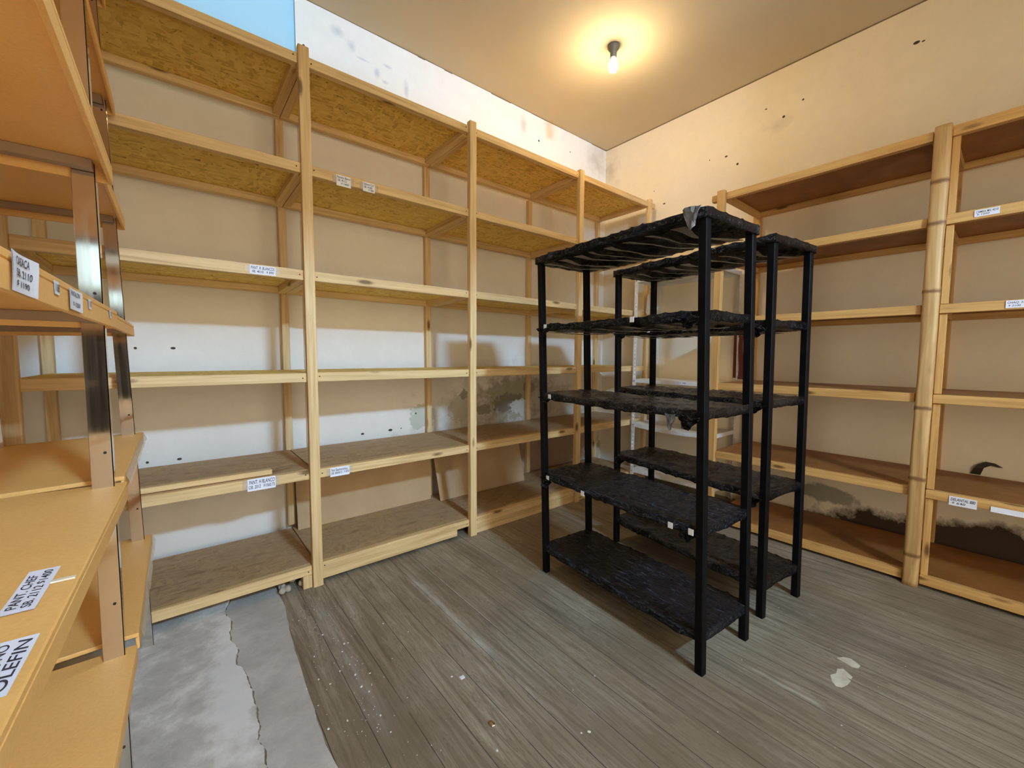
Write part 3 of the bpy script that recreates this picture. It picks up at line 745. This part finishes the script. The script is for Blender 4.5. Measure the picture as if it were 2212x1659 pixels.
# ------------------------------------------------------------------ white slotted shelving in the corner
loc = (-.21, -1.12, 0)
SL = thing('slotted_metal_shelving', 'white enamelled slotted-angle metal shelving standing in the corner', 'shelving', loc)
XA, XB, YA, YB = -.415, -.02, -.712, -1.535
def slotted_post(x, y, sx, sy, z1):
    """L-shaped angle: two perforated flanges meeting at (x, y)"""
    bm = nb(); W = .036
    def flange(dirv, W=W):
        n = int(z1 / .038); st = z1 / n
        us = [0, W * .38, W * .66, W]
        def V(u, z): return bm.verts.new((x + dirv[0] * u, y + dirv[1] * u, z))
        for i in range(n):
            zs = [i * st, i * st + st * .25, i * st + st * .72, (i + 1) * st]
            g = [[V(u, z) for z in zs] for u in us]
            for p in range(3):
                for q in range(3):
                    if p == 1 and q == 1: continue
                    bm.faces.new((g[p][q], g[p + 1][q], g[p + 1][q + 1], g[p][q + 1]))
    flange((sx, 0)); flange((0, sy))
    bmesh.ops.remove_doubles(bm, verts=bm.verts, dist=1e-5)
    solid(bm, .002)
    return bm
for (x, y, sx, sy) in ((XA, YA, 1, -1), (XA, YB, 1, 1), (XB, YA, -1, -1), (XB, YB, -1, 1)):
    obj('slotted_post', slotted_post(x, y, sx, sy, 2.05), enamel, SL, loc)
for k, z in enumerate((2.048, 1.075, .64, .175)):
    bm = nb(); n = 14; sag = .0 if k != 2 else .022
    def yl(t): return YA - .004 + (YB - YA + .008) * t
    for x0, x1, z0, z1 in ((XA + .003, XB - .003, z - .002, z), (XA + .003, XA + .0045, z - .034, z - .002), (XB - .0045, XB - .003, z - .034, z - .002)):
        for i in range(n):
            t0, t1 = i / n, (i + 1) / n; d0, d1 = -sag * 4 * t0 * (1 - t0), -sag * 4 * t1 * (1 - t1)
            v_ = [bm.verts.new(p) for p in ((x0, yl(t0), z0 + d0), (x1, yl(t0), z0 + d0), (x1, yl(t1), z0 + d1), (x0, yl(t1), z0 + d1), (x0, yl(t0), z1 + d0), (x1, yl(t0), z1 + d0), (x1, yl(t1), z1 + d1), (x0, yl(t1), z1 + d1))]
            for f in ((3, 2, 1, 0), (4, 5, 6, 7), (0, 1, 5, 4), (1, 2, 6, 5), (2, 3, 7, 6), (3, 0, 4, 7)): bm.faces.new([v_[i_] for i_ in f])
    for y_ in (YA - .004, YB + .004): box(bm, XA + .003, XB - .003, min(y_, y_ - .0015), max(y_, y_ - .0015), z - .034, z - .001, 0)
    s = obj('shelf', bm, enamel, SL, loc)
    bm = nb()
    for yy in (YA - .02, YB + .02):
        bmesh.ops.create_cone(bm, cap_ends=True, segments=10, radius1=.006, radius2=.005, depth=.005, matrix=Matrix.Translation((XA - .003, yy, z - .017)) @ Matrix.Rotation(PI / 2, 4, 'Y'))
    obj('bolts', bm, plain('bolt_steel', (.35, .33, .3), .4, 1.) if k == 0 else bpy.data.materials['bolt_steel'], s, loc)
    if k == 1: paper_label('paper_label', s, (XA + .003, -1.20, 1.045), (0, -.08, 0), (0, 0, .027), (-1, 0, 0), [('$ 990', .1, .8, .3, .8)], loc)

# maroon strap hanging at the left end of the right shelving
bm = nb()
def strap(path, w0, w1, bm):
    n = len(path); A = []
    for i, (x, y, z) in enumerate(path):
        w = w0 + (w1 - w0) * i / (n - 1)
        A.append((bm.verts.new((x, y - w / 2, z)), bm.verts.new((x, y + w / 2, z))))
    for a, b in zip(A, A[1:]): bm.faces.new((a[0], a[1], b[1], b[0]))
strap([(-.235, -1.590 - .004 * i / 9, 1.52 - .40 * i / 9) for i in range(10)], .020, .024, bm)
strap([(-.250, -1.600 - .030 * math.sin(i / 9 * PI / 2), 1.46 + .05 * math.sin(i / 9 * PI)) for i in range(10)], .012, .014, bm)
strap([(-.262, -1.652 + .006 * math.sin(i * .5), 1.50 - .385 * i / 11) for i in range(11)] + [(-.262, -1.652, 1.112)], .030, .044, bm)
solid(bm, .006)
st = obj('leather_strap', bm, maroon); tag(st, 'dark maroon leather strap hanging at the left end of the right-hand wooden shelving', 'strap')
bm = nb()
pts = [(-.205 + .004 * math.sin(i), -.735, 1.49 - .29 * math.sin(i / 14 * PI)) for i in range(15)]
pts = [(-.232 + .030 * i / 14, -.730, 1.62 - .40 * (1 - abs(2 * i / 14 - 1) ** 1.6)) for i in range(15)]
tag(obj('cord_loop', tube(pts, .003, 6), cordm, smooth=True), 'white cord loop hanging in front of the corner post beside the white metal shelving', 'cord')
bm = nb()
pp = [(-.215, 1.90), (-.19, 1.93), (-.168, 1.74), (-.20, 1.715), (-.235, 1.74)]
a = [bm.verts.new((x, -.722 - .01 * (z - 1.7), z)) for x, z in pp]; bm.faces.new(a); solid(bm, .0015)
tag(obj('paper_strip', bm, paper), 'torn white paper strip hanging by the corner post behind the racks', 'paper')

# ------------------------------------------------------------------ metal shelving with kraft boards on the near left
def metal_unit(label, xf, y_near, y_far, rot, levels, H, grp, dgap, inset):
    loc = Vector((xf, y_far, 0))
    t = thing('metal_shelving', label, 'shelving', loc, grp, rot)
    D = .42; Ln = y_far - y_near
    def angle(yc, sgn, xfront):
        bm = nb()
        # broad plate faces along the aisle, thin flange faces the room
        x1 = -.022 - (inset if yc < -.2 else 0) if xfront else -D + .04
        x0 = x1 - .042
        box(bm, x0, x1, yc, yc + .0025, .017, H, .0005)
        xe = x1 if xfront else x0
        box(bm, xe - .0025 if xfront else xe, xe if xfront else xe + .0025, min(yc, yc + sgn * .036), max(yc, yc + sgn * .036), .017, H, .0005)
        bm2 = bm
        return bm2
    for yc, sg in ((-Ln + .006, 1), (-dgap, 1)):
        for front in (True, False):
            bm = angle(yc, sg, front)
            n = 7
            for i in range(n):
                bmesh.ops.create_cone(bm, cap_ends=True, segments=8, radius1=.0035, radius2=.0035, depth=.002, matrix=Matrix.Translation((-.036 if front else -D + .02, yc - .0006, .235 + i * .405)) @ Matrix.Rotation(PI / 2, 4, 'X'))
            for f in bm.faces:
                if max(e.calc_length() for e in f.edges) < .008 and f.calc_area() < 5e-5: f.material_index = 1
            po = obj('post', bm, [steel, dark_hole], t, label='bright galvanised steel angle post')
            if front and yc > -.2 and rot[2]: po.rotation_euler = (0, 0, -rot[2])
            if front and yc < -.2 and rot[1]: po.rotation_euler = (0, -rot[1], 0); po.location = (-.020, 0, 0)
    out = []
    for z in levels:
        bm = bx(-D, 0, -Ln, 0, z - .012, z, .002); box(bm, -.008, 0, -Ln, 0, z - .046, z - .012, .0015); box(bm, -D, -D + .008, -Ln, 0, z - .046, z - .012, .0015)
        for ye in (-.008,): box(bm, -D + .008, -.008, ye, ye + .008, z - .046, z - .012, 0)
        s = obj('shelf', bm, kraft, t); out.append(s)
        for yy in (-Ln + .046, -dgap - .034):
            obj('shelf_batten', bx(-D + .01, -.03, yy, yy + .03, z - .034, z - .0125, .001), kraft_dark, s)
    return t, out
UL = [.491, .954, 1.411, 1.780, 2.250, 2.68]
VL = [.500, .960, 1.420, 1.860, 2.314, 2.72]
U1, u1s = metal_unit('galvanised steel shelving with brown kraft shelves, nearest of two at the left edge', -4.031, -2.66, -1.605, (0, 0, math.radians(-1.3)), UL, 2.95, 'steel shelving with kraft boards on the left', .036, 0.)
u1s[3].rotation_euler = (0, 0, math.radians(1.2)); u1s[3].location = (.007, 0, 0)     # the second shelf from the top sits askew
U2, u2s = metal_unit('galvanised steel shelving with brown kraft shelves, between the nearer unit and the left wall shelving', -4.019, -1.562, -.725, (0, -.022, 0), VL, 2.95, 'steel shelving with kraft boards on the left', .05, .003)
for s, z in zip(u2s, VL):
    if z < 1.0:
        bm = nb(); n = 24; A = []
        for i in range(n + 1):
            y = -.81 * i / n; A.append((bm.verts.new((.001, y, z)), bm.verts.new((.010 + .004 * noise.noise(Vector((y * 18, z, 0))), y, z - .03 + .006 * noise.noise(Vector((y * 22, z, 4)))))))
        for a, b in zip(A, A[1:]): bm.faces.new((a[0], a[1], b[1], b[0]))
        solid(bm, .0006)
        obj('film_edge', bm, film_m, s, label='torn clear film along the shelf edge')
def U1l(p): 
    v_ = Vector(p) - Vector((-4.033, -1.605, 0)); a = math.radians(1.4)
    return Vector((v_.x * math.cos(a) - v_.y * math.sin(a), v_.x * math.sin(a) + v_.y * math.cos(a), v_.z))
def unit_label(s, o, u, v_, n, lines, lab, curl=.002):
    paper_label('paper_label', s, o, u, v_, n, lines, None, lab, curl)
# slips on the eye-level shelf edge (unit space: x = 0 is the shelf front)
e3 = u1s[2]
unit_label(e3, (0, -.84, 1.366), (0, .095, -.0), (0, .006, .044), (1, 0, 0), [('CASACA', .2, .7, .70, .92), ('SB. 2110', .15, .8, .40, .6), ('$ 1190', .12, .7, .12, .3)], 'loose white paper slip, larger of two on the eye-level shelf edge', .004)
unit_label(e3, (0, -.565, 1.370), (0, .095, 0), (0, 0, .034), (1, 0, 0), [('PANTALON', .08, .8, .66, .9), ('$ 1250', .2, .8, .15, .4)], 'white paper slip, smaller of two on the eye-level shelf edge')
for y_, nm in ((-.645, '1188'), (-.40, '1187'), (-.148, '1170')):
    unit_label(e3, (0, y_, 1.384), (0, .026, 0), (0, 0, .019), (1, 0, 0), [(nm, .1, .9, .2, .8)], 'tiny white price sticker on the shelf edge', .0)
unit_label(e3, (0, -.93, 1.378), (0, .03, 0), (0, 0, .026), (1, 0, 0), [('$', .3, .7, .2, .8)], 'tiny white price sticker on the shelf edge', .0)
e4 = u1s[1]
unit_label(e4, (-.030, -.690, .954), (0, .142, 0), (-.034, 0, 0), (0, 0, 1), [('PANT. CHEF', .08, .86, .56, .88), ('SB. 2112 $1400', .06, .94, .12, .46)], 'white handwritten label lying flat on the waist-high shelf', .001)
unit_label(e4, (-.010, -.885, .954), (0, .118, 0), (-.034, 0, 0), (0, 0, 1), [('CHAQ NO', .08, .92, .55, .9), ('OLEFIN', .06, .94, .10, .46)], 'white handwritten label lying flat at the edge of the waist-high shelf', .001)
obj('tape_strip', bx(-.030, -.004, -.612, -.604, .955, .9575, 0), plain('cream_tape', (.8, .72, .55), .4), e4, label='short cream tape end')

# ------------------------------------------------------------------ ceiling lamp
LX, LY = -1.252, -1.045
LM = thing('ceiling_lamp', 'bare glowing bulb in a small grey socket on the ceiling', 'lamp', (LX, LY, ZC))
o3 = (LX, LY, ZC)
obj('socket', lathe([(.044, -.001), (.046, -.014), (.040, -.026), (.028, -.040), (.024, -.052), (.024, -.085), (.021, -.088), (.020, -.0885)], o3, 28), socket_m, LM, o3, smooth=True)
em = NT('lit_bulb_glass'); em.b.inputs['Emission Color'].default_value = (1., .74, .42, 1); em.b.inputs['Emission Strength'].default_value = 760.
bulb = obj('bulb', lathe([(.0325, -.1492), (.034, -.150), (.032, -.168), (.024, -.184), (.012, -.192), (.002, -.194)], o3, 24), em.base((.9, .9, .85), .3), LM, o3, smooth=True)

cl = NT('dim_collar_glass'); cl.b.inputs['Emission Color'].default_value = (1., .80, .50, 1); cl.b.inputs['Emission Strength'].default_value = 16.
obj('dimming_collar', lathe([(.015, -.0886), (.018, -.097), (.025, -.112), (.031, -.130), (.0335, -.1485), (.0325, -.149)], o3, 24), cl.base((.9, .88, .8), .4), LM, o3, smooth=True)  # collar added to cut the bulb's light on ceiling and walls
# ------------------------------------------------------------------ light
w = bpy.data.worlds.new('warm_fill'); sc.world = w; w.use_nodes = True  # warm fill light, let in through the added opening
bg = w.node_tree.nodes['Background']; bg.inputs[0].default_value = (1.0, .87, .66, 1); bg.inputs[1].default_value = 6.9
al = bpy.data.lights.new('fill_opening_portal', 'AREA'); al.shape = 'RECTANGLE'; al.size = DX1 - DX0; al.size_y = DZ1
al.cycles.is_portal = True
ao = bpy.data.objects.new('fill_opening_portal', al); C.objects.link(ao)
ao.location = ((DX0 + DX1) / 2, YN - .1, DZ1 / 2); ao.rotation_euler = (PI / 2, 0, 0)
vs = sc.view_settings
sc.display_settings.display_device = 'sRGB'
vs.view_transform = 'Standard'; vs.look = 'None'; vs.exposure = 0.; vs.gamma = 1.; vs.use_curve_mapping = False
sc.cycles.use_denoising = True
sc.cycles.max_bounces = 8; sc.cycles.diffuse_bounces = 5
sc.cycles.use_adaptive_sampling = True; sc.cycles.adaptive_threshold = .045
sc.cycles.sample_clamp_indirect = 8.
